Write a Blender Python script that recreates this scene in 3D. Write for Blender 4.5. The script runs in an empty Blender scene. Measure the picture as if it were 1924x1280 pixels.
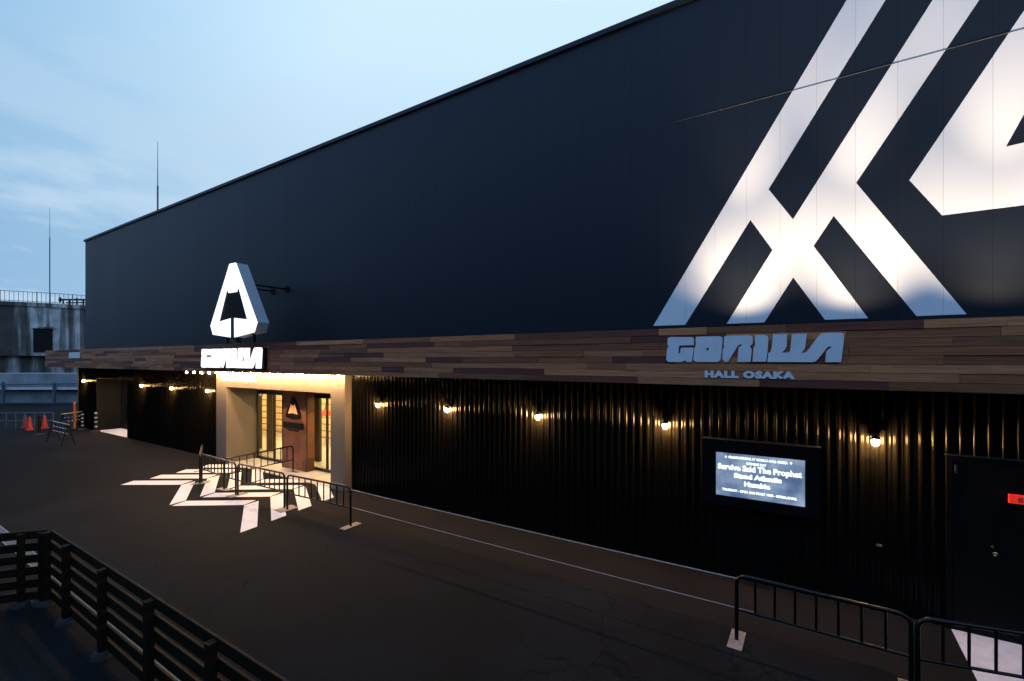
import bpy, math, random
from mathutils import Vector
from mathutils.geometry import tessellate_polygon
random.seed(7)
scene = bpy.context.scene
col = scene.collection
R = math.radians

# ------------------------------------------------------------------ camera
CAMH, F, AX, LL = 4.5, 855.0, 1360.0, math.hypot(855.0, 1360.0)
cd = bpy.data.cameras.new('camera'); cam = bpy.data.objects.new('camera', cd); col.objects.link(cam)
cam.location = (0, 0, CAMH); cam.rotation_euler = (R(90), 0, math.atan2(F, AX))
cd.sensor_width = 36; cd.lens = F / 1924 * 36; cd.shift_y = 36 / 1924; cd.clip_start = .05; cd.clip_end = 5000
scene.camera = cam

# ------------------------------------------------------------------ world (dusk sky)
w = bpy.data.worlds.new('World'); scene.world = w; w.use_nodes = True
nt = w.node_tree; N = nt.nodes; K = nt.links; N.clear()
def nd(t, **kw):
    n = N.new(t)
    for k, v in kw.items(): setattr(n, k, v)
    return n
tc = nd('ShaderNodeTexCoord'); sp = nd('ShaderNodeSeparateXYZ'); K.new(tc.outputs['Generated'], sp.inputs[0])
def wm(op, a, b=None, c=None, clamp=False):
    n = nd('ShaderNodeMath', operation=op, use_clamp=clamp)
    for i, v in enumerate((a, b, c)):
        if v is None: continue
        if isinstance(v, (int, float)): n.inputs[i].default_value = v
        else: K.new(v, n.inputs[i])
    return n.outputs[0]
def mr(v, a, b, c=0., d=1.):
    n = nd('ShaderNodeMapRange', interpolation_type='SMOOTHSTEP'); K.new(v, n.inputs[0])
    for i, q in enumerate((a, b, c, d)): n.inputs[1 + i].default_value = q
    return n.outputs[0]
def mix(f, a, b):
    n = nd('ShaderNodeMix', data_type='RGBA')
    if isinstance(f, (int, float)): n.inputs[0].default_value = f
    else: K.new(f, n.inputs[0])
    for i, v in ((6, a), (7, b)):
        if isinstance(v, tuple): n.inputs[i].default_value = (*v, 1)
        else: K.new(v, n.inputs[i])
    return n.outputs[2]
glow = mr(sp.outputs[1], .02, .55)
c1 = mix(glow, (.31, .55, .82), (.64, .87, 1.05))
back = mr(sp.outputs[1], .1, -.5)
c2 = mix(back, c1, (.42, .80, 1.55))
# clouds: soft streaks low over the horizon
inv = wm('DIVIDE', 1., wm('ADD', wm('MAXIMUM', sp.outputs[2], 0.), .42))
cv = nd('ShaderNodeCombineXYZ'); K.new(wm('MULTIPLY', sp.outputs[0], inv), cv.inputs[0]); K.new(wm('MULTIPLY', sp.outputs[1], inv), cv.inputs[1])
K.new(wm('MULTIPLY', sp.outputs[2], 4.2), cv.inputs[2])
no = nd('ShaderNodeTexNoise'); no.inputs['Scale'].default_value = 2.4; no.inputs['Detail'].default_value = 7; no.inputs['Roughness'].default_value = .52
K.new(cv.outputs[0], no.inputs['Vector'])
cl = mr(no.outputs[0], .45, .58)
low = mr(sp.outputs[2], .62, .10)
cl2 = wm('MULTIPLY', wm('MULTIPLY', cl, low), .9)
c3a = mix(wm('MULTIPLY', low, .6), c2, (.24, .43, .67))
c3 = mix(cl2, c3a, (.54, .72, .88))
hz = mr(sp.outputs[2], .16, 0.)
c4 = mix(wm('MULTIPLY', hz, .6), c3, (.38, .58, .84))
bg = nd('ShaderNodeBackground'); K.new(c4, bg.inputs[0]); bg.inputs[1].default_value = 1.0
wo = nd('ShaderNodeOutputWorld'); K.new(bg.outputs[0], wo.inputs[0])
scene.view_settings.view_transform = 'Standard'; scene.view_settings.look = 'None'
scene.view_settings.exposure = 0; scene.view_settings.gamma = 1
scene.cycles.max_bounces = 6; scene.cycles.sample_clamp_indirect = 4; scene.cycles.use_denoising = True
scene.cycles.caustics_reflective = False; scene.cycles.caustics_refractive = False

# ------------------------------------------------------------------ projection helpers (photo measurements -> metres)
def ray(px, py):
    a, b, c = px - 962, F, 676 - py
    return ((AX * a - F * b) / LL, (F * a + AX * b) / LL, c)
def onY(px, py, Y):
    d = ray(px, py); t = Y / d[1]; return (d[0] * t, Y, CAMH + d[2] * t)
def onZ(px, py, z=0.):
    d = ray(px, py); t = (z - CAMH) / d[2]; return (d[0] * t, d[1] * t, z)

# ------------------------------------------------------------------ materials
MATS = {}
def mat(name, base=(.5, .5, .5), rough=.6, spec=.5, metal=0., emis=None, estr=0., noise=0., nscale=4., bump=0., bscale=40., stretch=None, coat=0.):
    if name in MATS: return MATS[name]
    m = bpy.data.materials.new(name); m.use_nodes = True
    n = m.node_tree.nodes; l = m.node_tree.links; p = n['Principled BSDF']
    p.inputs['Base Color'].default_value = (*base, 1); p.inputs['Roughness'].default_value = rough
    p.inputs['Specular IOR Level'].default_value = spec; p.inputs['Metallic'].default_value = metal
    p.inputs['Coat Weight'].default_value = coat
    if emis: p.inputs['Emission Color'].default_value = (*emis, 1); p.inputs['Emission Strength'].default_value = estr
    t = n.new('ShaderNodeTexCoord'); mp = n.new('ShaderNodeMapping'); l.new(t.outputs['Object'], mp.inputs[0])
    if stretch: mp.inputs['Scale'].default_value = stretch
    if noise:
        a = n.new('ShaderNodeTexNoise'); a.inputs['Scale'].default_value = nscale; a.inputs['Detail'].default_value = 6; l.new(mp.outputs[0], a.inputs['Vector'])
        r = n.new('ShaderNodeMapRange'); l.new(a.outputs[0], r.inputs[0]); r.inputs[1].default_value = .3; r.inputs[2].default_value = .7
        r.inputs[3].default_value = 1 - noise; r.inputs[4].default_value = 1 + noise
        x = n.new('ShaderNodeVectorMath'); x.operation = 'SCALE'; x.inputs[0].default_value = base; l.new(r.outputs[0], x.inputs['Scale']); l.new(x.outputs[0], p.inputs['Base Color'])
        rr = n.new('ShaderNodeMapRange'); l.new(a.outputs[0], rr.inputs[0]); rr.inputs[1].default_value = .3; rr.inputs[2].default_value = .7
        rr.inputs[3].default_value = rough - min(.08, .25 * noise); rr.inputs[4].default_value = min(1, rough + min(.08, .25 * noise)); l.new(rr.outputs[0], p.inputs['Roughness'])
    if bump:
        b = n.new('ShaderNodeTexNoise'); b.inputs['Scale'].default_value = bscale; b.inputs['Detail'].default_value = 4; l.new(mp.outputs[0], b.inputs['Vector'])
        q = n.new('ShaderNodeBump'); q.inputs['Strength'].default_value = bump; q.inputs['Distance'].default_value = .01; l.new(b.outputs[0], q.inputs['Height']); l.new(q.outputs[0], p.inputs['Normal'])
    MATS[name] = m; return m
asphalt = mat('asphalt', (.0070, .0075, .0084), .95, .10, noise=.5, nscale=.45, bump=.8, bscale=60)
def patch_asphalt():
    m = asphalt; n = m.node_tree.nodes; l = m.node_tree.links; p = n['Principled BSDF']
    src = p.inputs['Base Color'].links[0].from_socket
    t = n['Texture Coordinate'] if 'Texture Coordinate' in n else n.new('ShaderNodeTexCoord')
    a = n.new('ShaderNodeTexNoise'); a.inputs['Scale'].default_value = 26; a.inputs['Detail'].default_value = 9; a.inputs['Roughness'].default_value = .8; l.new(t.outputs['Object'], a.inputs['Vector'])
    r = n.new('ShaderNodeMapRange'); l.new(a.outputs[0], r.inputs[0]); r.inputs[1].default_value = .3; r.inputs[2].default_value = .7; r.inputs[3].default_value = .3; r.inputs[4].default_value = 2.1
    x = n.new('ShaderNodeVectorMath'); x.operation = 'SCALE'; l.new(src, x.inputs[0]); l.new(r.outputs[0], x.inputs['Scale'])
    # cracks, worn wheel lanes and old patches
    wv = n.new('ShaderNodeTexNoise'); wv.inputs['Scale'].default_value = 1.6; wv.inputs['Detail'].default_value = 5; l.new(t.outputs['Object'], wv.inputs['Vector'])
    wa = n.new('ShaderNodeVectorMath'); wa.operation = 'MULTIPLY_ADD'; wa.inputs[1].default_value = (.9, .9, 0); l.new(wv.outputs['Color'], wa.inputs[0]); l.new(t.outputs['Object'], wa.inputs[2])
    vo = n.new('ShaderNodeTexVoronoi'); vo.feature = 'DISTANCE_TO_EDGE'; vo.inputs['Scale'].default_value = .23; l.new(wa.outputs[0], vo.inputs['Vector'])
    ck = n.new('ShaderNodeMapRange'); l.new(vo.outputs['Distance'], ck.inputs[0]); ck.inputs[1].default_value = .001; ck.inputs[2].default_value = .006; ck.inputs[3].default_value = .5; ck.inputs[4].default_value = 1.
    v2 = n.new('ShaderNodeTexVoronoi'); v2.distance = 'CHEBYCHEV'; v2.inputs['Scale'].default_value = .16; v2.inputs['Randomness'].default_value = .8; l.new(t.outputs['Object'], v2.inputs['Vector'])
    pt = n.new('ShaderNodeSeparateColor'); l.new(v2.outputs['Color'], pt.inputs[0]); pr = n.new('ShaderNodeMapRange'); l.new(pt.outputs[0], pr.inputs[0]); pr.inputs[3].default_value = .78; pr.inputs[4].default_value = 1.22
    mu_ = n.new('ShaderNodeMath'); mu_.operation = 'MULTIPLY'; l.new(ck.outputs[0], mu_.inputs[0]); l.new(pr.outputs[0], mu_.inputs[1])
    y = n.new('ShaderNodeVectorMath'); y.operation = 'SCALE'; l.new(x.outputs[0], y.inputs[0]); l.new(mu_.outputs[0], y.inputs['Scale']); l.new(y.outputs[0], p.inputs['Base Color'])
patch_asphalt()
M_strip = mat('pale_strip', (.0125, .0115, .0110), .95, .12, noise=.3, nscale=.7, bump=.6, bscale=50)
M_panel = mat('panel_metal', (.0045, .0074, .0140), .55, .24, noise=.05, nscale=.6, bump=.05, bscale=3, stretch=(1, 1, .07))
M_rib = None
M_black = mat('black_paint', (.007, .007, .0075), .38, .38, noise=.15, nscale=8)
M_blackm = mat('matt_black', (.008, .008, .008), .8, .2, noise=.1, nscale=5)
M_barrier = mat('barrier_enamel', (.003, .003, .003), .3, .3)
M_door = mat('door_enamel', (.003, .003, .003), .6, .10, noise=.2, nscale=3)
M_flash = mat('flashing_metal', (.045, .038, .032), .5, .3, noise=.1)
M_trim = mat('trim_metal', (.02, .024, .03), .4, .5, noise=.1, nscale=3)
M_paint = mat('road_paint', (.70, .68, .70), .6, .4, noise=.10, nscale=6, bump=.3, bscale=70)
def wear():
    m = M_paint; n = m.node_tree.nodes; l = m.node_tree.links; p = n['Principled BSDF']; src = p.inputs['Base Color'].links[0].from_socket
    t = n.new('ShaderNodeTexCoord'); a = n.new('ShaderNodeTexNoise'); a.inputs['Scale'].default_value = 22; a.inputs['Detail'].default_value = 9; a.inputs['Roughness'].default_value = .75; l.new(t.outputs['Object'], a.inputs['Vector'])
    b = n.new('ShaderNodeTexNoise'); b.inputs['Scale'].default_value = 1.1; b.inputs['Detail'].default_value = 4; l.new(t.outputs['Object'], b.inputs['Vector'])
    ad = n.new('ShaderNodeMath'); ad.operation = 'MULTIPLY_ADD'; ad.inputs[1].default_value = .5; l.new(b.outputs[0], ad.inputs[0]); l.new(a.outputs[0], ad.inputs[2])
    q = n.new('ShaderNodeMapRange'); l.new(ad.outputs[0], q.inputs[0]); q.inputs[1].default_value = .88; q.inputs[2].default_value = .98
    x = n.new('ShaderNodeMix'); x.data_type = 'RGBA'; l.new(q.outputs[0], x.inputs[0]); l.new(src, x.inputs[6]); x.inputs[7].default_value = (.16, .15, .15, 1); l.new(x.outputs[2], p.inputs['Base Color'])
wear()
M_letter = mat('painted_letter', (.62, .64, .66), .5, .4, noise=.06, nscale=5)
M_whitep = mat('white_cabinet', (.36, .39, .44), .4, .5, noise=.04, nscale=2)
M_portal = mat('portal_board', (.125, .105, .085), .6, .4, noise=.05, nscale=.6, bump=.25, bscale=14)
M_floor = mat('pale_tile', (.44, .41, .37), .45, .5, noise=.12, nscale=2)
M_plate = mat('steel_plate', (.24, .22, .21), .5, .5, metal=.2, noise=.25, nscale=14)
M_grate = mat('drain_steel', (.22, .22, .22), .5, .5, metal=.3, noise=.2, nscale=10)
M_fence = mat('fence_timber', (.018, .011, .006), .6, .08, noise=.35, nscale=5, stretch=(.3, 1, 6), bump=.3, bscale=18)
M_foot = mat('concrete_footing', (.038, .038, .038), .9, .2, noise=.3, nscale=9, bump=.5, bscale=20)
M_orange = mat('cone_plastic', (.55, .03, .015), .4, .5, noise=.1, nscale=7)
M_orangepost = mat('orange_plastic', (.48, .13, .015), .4, .5, noise=.1, nscale=7)
M_reflect = mat('reflector_white', (.75, .76, .78), .25, .6, noise=.05)
M_yellow = mat('barricade_yellow', (.55, .40, .12), .4, .5, noise=.1)
M_tower = None
M_block = mat('dark_render', (.045, .045, .05), .9, .2, noise=.3, nscale=.4)
M_rail = mat('grey_rail', (.09, .11, .13), .5, .5, noise=.1)
M_rod = mat('rod_metal', (.10, .12, .15), .4, .5, metal=.5, noise=.1)
M_beam = mat('pale_beam', (.26, .27, .29), .8, .3, noise=.3, nscale=.5, bump=.3, bscale=6)
M_navy = mat('hoarding_panel', (.045, .060, .060), .7, .3, noise=.35, nscale=.3)
M_pillar = mat('pillar_board', (.17, .065, .035), .5, .4, noise=.3, nscale=2.2)
M_frame = mat('door_frame_metal', (.012, .012, .012), .35, .5, noise=.1)
M_inwall = mat('interior_plaster', (.75, .62, .38), .8, .3, noise=.12, nscale=2)
M_indark = mat('interior_dark', (.03, .026, .022), .6, .4, noise=.2, nscale=3)
M_warm = mat('bulb_warm', (1, .8, .5), emis=(1., .55, .20), estr=1650)
M_string = mat('bulb_string', (1, .8, .5), emis=(1., .60, .27), estr=1050)
M_white_e = mat('sign_light', (1, 1, 1), emis=(1., .98, .97), estr=1.25)
M_gold = mat('brass_knob', (.7, .55, .28), .25, .5, metal=.9, noise=.05)
M_red = mat('red_led', (.8, .03, .02), emis=(1., .035, .01), estr=.5)
M_redd = mat('red_led_dim', (.3, .02, .01), emis=(.6, .02, .005), estr=.28)
M_screen = mat('screen_glow', (.1, .1, .1), emis=(.15, .24, .38), estr=1.)
M_text = mat('screen_letter', (1, 1, 1), emis=(.86, .93, 1.), estr=1.5)
M_blue = mat('monitor_glow', (.1, .1, .2), emis=(.45, .6, 1.), estr=1.2)
M_inlamp = mat('ceiling_panel', (1, .9, .7), emis=(1., .72, .34), estr=45)
M_inlamp2 = mat('bay_lamp', (1, .9, .7), emis=(1., .66, .38), estr=330)
M_red_item = mat('red_poster', (.55, .05, .03), .6, .4, noise=.2, nscale=6)
M_amber = mat('amber_panel', (.8, .35, .12), emis=(1., .42, .14), estr=.45)
M_rope = mat('rope_fibre', (.26, .25, .24), .5, .5, noise=.2, nscale=30)

def facets():
    m = M_pillar; n = m.node_tree.nodes; l = m.node_tree.links; p = n['Principled BSDF']; t = n.new('ShaderNodeTexCoord')
    v = n.new('ShaderNodeTexVoronoi'); v.distance = 'MANHATTAN'; v.inputs['Scale'].default_value = 1.3; l.new(t.outputs['Object'], v.inputs['Vector'])
    c = n.new('ShaderNodeSeparateColor'); l.new(v.outputs['Color'], c.inputs[0]); x = n.new('ShaderNodeMix'); x.data_type = 'RGBA'; l.new(c.outputs[0], x.inputs[0])
    x.inputs[6].default_value = (.085, .036, .02, 1); x.inputs[7].default_value = (.24, .095, .045, 1); l.new(x.outputs[2], p.inputs['Base Color'])
facets()
def screen_clouds():
    m = M_screen; n = m.node_tree.nodes; l = m.node_tree.links; p = n['Principled BSDF']
    t = n.new('ShaderNodeTexCoord'); a = n.new('ShaderNodeTexNoise'); a.inputs['Scale'].default_value = 2.4; a.inputs['Detail'].default_value = 5; l.new(t.outputs['Object'], a.inputs['Vector'])
    r = n.new('ShaderNodeValToRGB'); r.color_ramp.elements[0].position = .35; r.color_ramp.elements[0].color = (.07, .12, .24, 1); r.color_ramp.elements[1].position = .68; r.color_ramp.elements[1].color = (.30, .40, .55, 1)
    l.new(a.outputs[0], r.inputs[0]); l.new(r.outputs[0], p.inputs['Emission Color'])
screen_clouds()

def wood_mat():
    m = bpy.data.materials.new('fascia_planks'); m.use_nodes = True; n = m.node_tree.nodes; l = m.node_tree.links; p = n['Principled BSDF']
    g = n.new('ShaderNodeNewGeometry'); r = n.new('ShaderNodeValToRGB'); cr = r.color_ramp
    cols = [(0, (0.113, 0.031, 0.02)), (0.17, (0.275, 0.089, 0.034)), (0.34, (0.393, 0.138, 0.052)), (0.5, (0.145, 0.04, 0.02)), (0.62, (0.472, 0.178, 0.07)), (0.78, (0.198, 0.068, 0.027)), (0.9, (0.342, 0.135, 0.055)), (1, (0.55, 0.222, 0.086))]
    cr.elements[0].color = (*cols[0][1], 1); cr.elements[1].color = (*cols[-1][1], 1)
    cr.interpolation = 'CONSTANT'
    for q, c in cols[1:-1]: e = cr.elements.new(q); e.color = (*c, 1)
    l.new(g.outputs['Random Per Island'], r.inputs[0])
    t = n.new('ShaderNodeTexCoord'); mp = n.new('ShaderNodeMapping'); mp.inputs['Scale'].default_value = (.6, 1, 14); l.new(t.outputs['Object'], mp.inputs[0])
    ad = n.new('ShaderNodeVectorMath'); ad.operation = 'ADD'; cx = n.new('ShaderNodeMath'); cx.operation = 'MULTIPLY'; cx.inputs[1].default_value = 77; l.new(g.outputs['Random Per Island'], cx.inputs[0])
    l.new(mp.outputs[0], ad.inputs[0]); l.new(cx.outputs[0], ad.inputs[1])
    a = n.new('ShaderNodeTexNoise'); a.inputs['Scale'].default_value = 2.6; a.inputs['Detail'].default_value = 8; a.inputs['Distortion'].default_value = .8; l.new(ad.outputs[0], a.inputs['Vector'])
    q = n.new('ShaderNodeMapRange'); l.new(a.outputs[0], q.inputs[0]); q.inputs[1].default_value = .3; q.inputs[2].default_value = .7; q.inputs[3].default_value = .65; q.inputs[4].default_value = 1.3
    x = n.new('ShaderNodeVectorMath'); x.operation = 'SCALE'; l.new(r.outputs[0], x.inputs[0]); l.new(q.outputs[0], x.inputs['Scale']); l.new(x.outputs[0], p.inputs['Base Color'])
    b = n.new('ShaderNodeBump'); b.inputs['Strength'].default_value = .4; b.inputs['Distance'].default_value = .006; l.new(a.outputs[0], b.inputs['Height']); l.new(b.outputs[0], p.inputs['Normal'])
    p.inputs['Roughness'].default_value = .65; p.inputs['Specular IOR Level'].default_value = .3
    return m
M_wood = wood_mat()

def mural_mat():
    m = bpy.data.materials.new('mural_paint'); m.use_nodes = True; n = m.node_tree.nodes; l = m.node_tree.links; p = n['Principled BSDF']
    t = n.new('ShaderNodeTexCoord'); s = n.new('ShaderNodeSeparateXYZ'); l.new(t.outputs['Object'], s.inputs[0])
    def ma(op, a, b):
        k = n.new('ShaderNodeMath'); k.operation = op
        for i, v in enumerate((a, b)):
            if isinstance(v, (int, float)): k.inputs[i].default_value = v
            else: l.new(v, k.inputs[i])
        return k.outputs[0]
    f = ma('FRACT', ma('ADD', ma('DIVIDE', s.outputs[0], .6), 100), 0)
    seam = ma('LESS_THAN', ma('ABSOLUTE', ma('SUBTRACT', f, .5), 0), .008)
    fl = ma('FLOOR', ma('ADD', ma('DIVIDE', s.outputs[0], .6), 100.5), 0)
    wn = n.new('ShaderNodeTexWhiteNoise'); wn.noise_dimensions = '1D'; l.new(fl, wn.inputs['W'])
    tone = n.new('ShaderNodeMapRange'); l.new(wn.outputs[0], tone.inputs[0]); tone.inputs[3].default_value = .97; tone.inputs[4].default_value = 1.0
    mx = n.new('ShaderNodeMix'); mx.data_type = 'RGBA'; l.new(seam, mx.inputs[0]); mx.inputs[6].default_value = (.70, .70, .71, 1); mx.inputs[7].default_value = (.52, .52, .53, 1)
    x = n.new('ShaderNodeVectorMath'); x.operation = 'SCALE'; l.new(mx.outputs[2], x.inputs[0]); l.new(tone.outputs[0], x.inputs['Scale'])
    l.new(x.outputs[0], p.inputs['Base Color']); p.inputs['Roughness'].default_value = .55; p.inputs['Specular IOR Level'].default_value = .3
    return m
M_mural = mural_mat()
def rib_mat():
    m = bpy.data.materials.new('ribbed_metal'); m.use_nodes = True; n = m.node_tree.nodes; l = m.node_tree.links; n.clear()
    o = n.new('ShaderNodeOutputMaterial'); d = n.new('ShaderNodeBsdfDiffuse'); d.inputs[0].default_value = (.0045, .0041, .0034, 1)
    g = n.new('ShaderNodeBsdfGlossy'); g.distribution = 'BECKMANN'; g.inputs['Color'].default_value = (1, 1, 1, 1)
    t = n.new('ShaderNodeTexCoord'); mp = n.new('ShaderNodeMapping'); mp.inputs['Scale'].default_value = (1, 1, .3); l.new(t.outputs['Object'], mp.inputs[0])
    a = n.new('ShaderNodeTexNoise'); a.inputs['Scale'].default_value = 3; a.inputs['Detail'].default_value = 5; l.new(mp.outputs[0], a.inputs['Vector'])
    q = n.new('ShaderNodeMapRange'); l.new(a.outputs[0], q.inputs[0]); q.inputs[1].default_value = .3; q.inputs[2].default_value = .7; q.inputs[3].default_value = .22; q.inputs[4].default_value = .30; l.new(q.outputs[0], g.inputs['Roughness'])
    lw = n.new('ShaderNodeLayerWeight'); lw.inputs[0].default_value = .5; p = n.new('ShaderNodeMath'); p.operation = 'POWER'; p.inputs[1].default_value = 5; l.new(lw.outputs['Facing'], p.inputs[0])
    k = n.new('ShaderNodeMath'); k.operation = 'MULTIPLY_ADD'; k.inputs[1].default_value = .09; k.inputs[2].default_value = .0075; l.new(p.outputs[0], k.inputs[0])
    mx = n.new('ShaderNodeMixShader'); l.new(k.outputs[0], mx.inputs[0]); l.new(d.outputs[0], mx.inputs[1]); l.new(g.outputs[0], mx.inputs[2]); l.new(mx.outputs[0], o.inputs[0])
    return m
M_rib = rib_mat()

def tower_mat():
    m = bpy.data.materials.new('streaked_concrete'); m.use_nodes = True; n = m.node_tree.nodes; l = m.node_tree.links; p = n['Principled BSDF']
    t = n.new('ShaderNodeTexCoord'); mp = n.new('ShaderNodeMapping'); mp.inputs['Scale'].default_value = (1, 1, .05); l.new(t.outputs['Object'], mp.inputs[0])
    a = n.new('ShaderNodeTexNoise'); a.inputs['Scale'].default_value = .85; a.inputs['Detail'].default_value = 5; a.inputs['Roughness'].default_value = .6; l.new(mp.outputs[0], a.inputs['Vector'])
    b = n.new('ShaderNodeTexNoise'); b.inputs['Scale'].default_value = .9; b.inputs['Detail'].default_value = 8; l.new(t.outputs['Object'], b.inputs['Vector'])
    r = n.new('ShaderNodeValToRGB'); r.color_ramp.elements[0].position = .42; r.color_ramp.elements[0].color = (.055, .052, .046, 1); r.color_ramp.elements[1].position = .62; r.color_ramp.elements[1].color = (.50, .51, .52, 1)
    e = r.color_ramp.elements.new(.5); e.color = (.11, .105, .095, 1)
    l.new(a.outputs[0], r.inputs[0])
    q = n.new('ShaderNodeMapRange'); l.new(b.outputs[0], q.inputs[0]); q.inputs[1].default_value = .3; q.inputs[2].default_value = .7; q.inputs[3].default_value = .6; q.inputs[4].default_value = 1.2
    x = n.new('ShaderNodeVectorMath'); x.operation = 'SCALE'; l.new(r.outputs[0], x.inputs[0]); l.new(q.outputs[0], x.inputs['Scale']); l.new(x.outputs[0], p.inputs['Base Color'])
    p.inputs['Roughness'].default_value = .9
    return m
M_tower = tower_mat()

def glass_mat():
    m = bpy.data.materials.new('door_glass'); m.use_nodes = True; n = m.node_tree.nodes; l = m.node_tree.links; n.clear()
    o = n.new('ShaderNodeOutputMaterial'); t = n.new('ShaderNodeBsdfTransparent'); t.inputs[0].default_value = (.82, .82, .80, 1)
    g = n.new('ShaderNodeBsdfGlossy'); g.inputs['Roughness'].default_value = .03; lw = n.new('ShaderNodeLayerWeight'); lw.inputs[0].default_value = .5; pw_ = n.new('ShaderNodeMath'); pw_.operation = 'POWER'; pw_.inputs[1].default_value = 4; l.new(lw.outputs['Facing'], pw_.inputs[0]); f = n.new('ShaderNodeMath'); f.operation = 'MULTIPLY_ADD'; f.inputs[1].default_value = .5; f.inputs[2].default_value = .03; l.new(pw_.outputs[0], f.inputs[0])
    mx = n.new('ShaderNodeMixShader'); l.new(f.outputs[0], mx.inputs[0]); l.new(t.outputs[0], mx.inputs[1]); l.new(g.outputs[0], mx.inputs[2]); l.new(mx.outputs[0], o.inputs[0])
    return m
M_glass = glass_mat()

# ------------------------------------------------------------------ mesh builder
class MB:
    def __init__(s): s.v = []; s.f = []
    def quad(s, *p):
        i = len(s.v); s.v += [tuple(q) for q in p]; s.f.append(tuple(range(i, i + len(p)))); return s
    def box(s, x0, x1, y0, y1, z0, z1):
        i = len(s.v)
        s.v += [(x0, y0, z0), (x1, y0, z0), (x1, y1, z0), (x0, y1, z0), (x0, y0, z1), (x1, y0, z1), (x1, y1, z1), (x0, y1, z1)]
        s.f += [tuple(i + k for k in q) for q in ((0, 3, 2, 1), (4, 5, 6, 7), (0, 1, 5, 4), (1, 2, 6, 5), (2, 3, 7, 6), (3, 0, 4, 7))]; return s
    def bbox(s, x0, x1, y0, y1, z0, z1, b=.006):      # box with chamfered vertical & horizontal edges (octagonal section along the longest axis)
        dims = (x1 - x0, y1 - y0, z1 - z0); ax = dims.index(max(dims)); lo = (x0, y0, z0); hi = (x1, y1, z1)
        o = [k for k in range(3) if k != ax]; a0, a1, c0, c1 = lo[o[0]], hi[o[0]], lo[o[1]], hi[o[1]]
        ring = [(a0 + b, c0), (a1 - b, c0), (a1, c0 + b), (a1, c1 - b), (a1 - b, c1), (a0 + b, c1), (a0, c1 - b), (a0, c0 + b)]
        i = len(s.v)
        for e in (lo[ax], hi[ax]):
            for p in ring:
                q = [0, 0, 0]; q[ax] = e; q[o[0]] = p[0]; q[o[1]] = p[1]; s.v.append(tuple(q))
        for k in range(8): s.f.append((i + k, i + (k + 1) % 8, i + 8 + (k + 1) % 8, i + 8 + k))
        s.f.append(tuple(i + k for k in range(7, -1, -1))); s.f.append(tuple(i + 8 + k for k in range(8))); return s
    def tube(s, pts, r, n=10, cap=True):
        pts = [Vector(p) for p in pts]; rr = r if isinstance(r, (list, tuple)) else [r] * len(pts); base = len(s.v); prev = None
        for k, p in enumerate(pts):
            d = (pts[min(k + 1, len(pts) - 1)] - pts[max(k - 1, 0)]).normalized()
            if prev is None:
                up = Vector((0, 0, 1)) if abs(d.z) < .9 else Vector((1, 0, 0)); a = d.cross(up).normalized()
            else: a = (prev - d * prev.dot(d)).normalized()
            prev = a; b = d.cross(a)
            for j in range(n):
                t = 2 * math.pi * j / n; q = p + (a * math.cos(t) + b * math.sin(t)) * rr[k]; s.v.append(tuple(q))
        for k in range(len(pts) - 1):
            for j in range(n):
                a = base + k * n + j; b = base + k * n + (j + 1) % n; s.f.append((a, b, b + n, a + n))
        if cap:
            s.f.append(tuple(base + j for j in range(n - 1, -1, -1))); e = base + (len(pts) - 1) * n; s.f.append(tuple(e + j for j in range(n)))
        return s
    def ball(s, c, r, n=12, m=8, sz=1.):
        return s.tube([(c[0], c[1], c[2] + r * sz * math.cos(math.pi * (k + .02) / (m + .04))) for k in range(m + 1)], [max(1e-4, r * math.sin(math.pi * (k + .02) / (m + .04))) for k in range(m + 1)], n)
    def prism(s, polys, to3, depth):     # polys: [outer, hole...] of 2-D points; to3(p, d) -> 3-D at depth d
        t = tessellate_polygon([[Vector((*p, 0)) for p in q] for q in polys]); flat = [p for q in polys for p in q]; i = len(s.v); n = len(flat)
        s.v += [to3(p, 0) for p in flat]
        def tri(a, b, c): return (a, b, c)
        for a, b, c in t: s.f.append((i + a, i + b, i + c))
        if depth:
            s.v += [to3(p, depth) for p in flat]
            for a, b, c in t: s.f.append((i + n + c, i + n + b, i + n + a))
            k = 0
            for q in polys:
                for j in range(len(q)):
                    a = i + k + j; b = i + k + (j + 1) % len(q); s.f.append((a, b, b + n, a + n))
                k += len(q)
        return s
    def build(s, name, m, parent=None, off=None, smooth=False, fixn=True):
        me = bpy.data.meshes.new(name); o = off if off is not None else (tuple(parent.matrix_basis.translation) if parent and parent.parent is None else (0, 0, 0))
        if off is None and parent is not None and parent.parent is not None: o = tuple(parent.parent.location)
        me.from_pydata([(x - o[0], y - o[1], z - o[2]) for x, y, z in s.v], [], s.f); me.materials.append(m)
        if fixn:
            import bmesh
            b = bmesh.new(); b.from_mesh(me); bmesh.ops.recalc_face_normals(b, faces=b.faces); b.to_mesh(me); b.free()
        if smooth:
            for p in me.polygons: p.use_smooth = True
            me.set_sharp_from_angle(angle=R(38))
        ob = bpy.data.objects.new(name, me); col.objects.link(ob)
        if parent is not None: ob.parent = parent
        return ob
def tag(o, label=None, cat=None, group=None, kind=None):
    for k, v in (('label', label), ('category', cat), ('group', group), ('kind', kind)):
        if v: o[k] = v
    return o
def empty(name, loc, label, cat, group=None, rz=0):
    o = bpy.data.objects.new(name, None); col.objects.link(o); o.location = loc; o.rotation_euler = (0, 0, rz); o.empty_display_size = .2
    return tag(o, label, cat, group)
def copy_tree(o, parent=None):
    c = o.copy(); col.objects.link(c); c.parent = parent
    for ch in list(o.children): copy_tree(ch, c)
    return c
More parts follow.
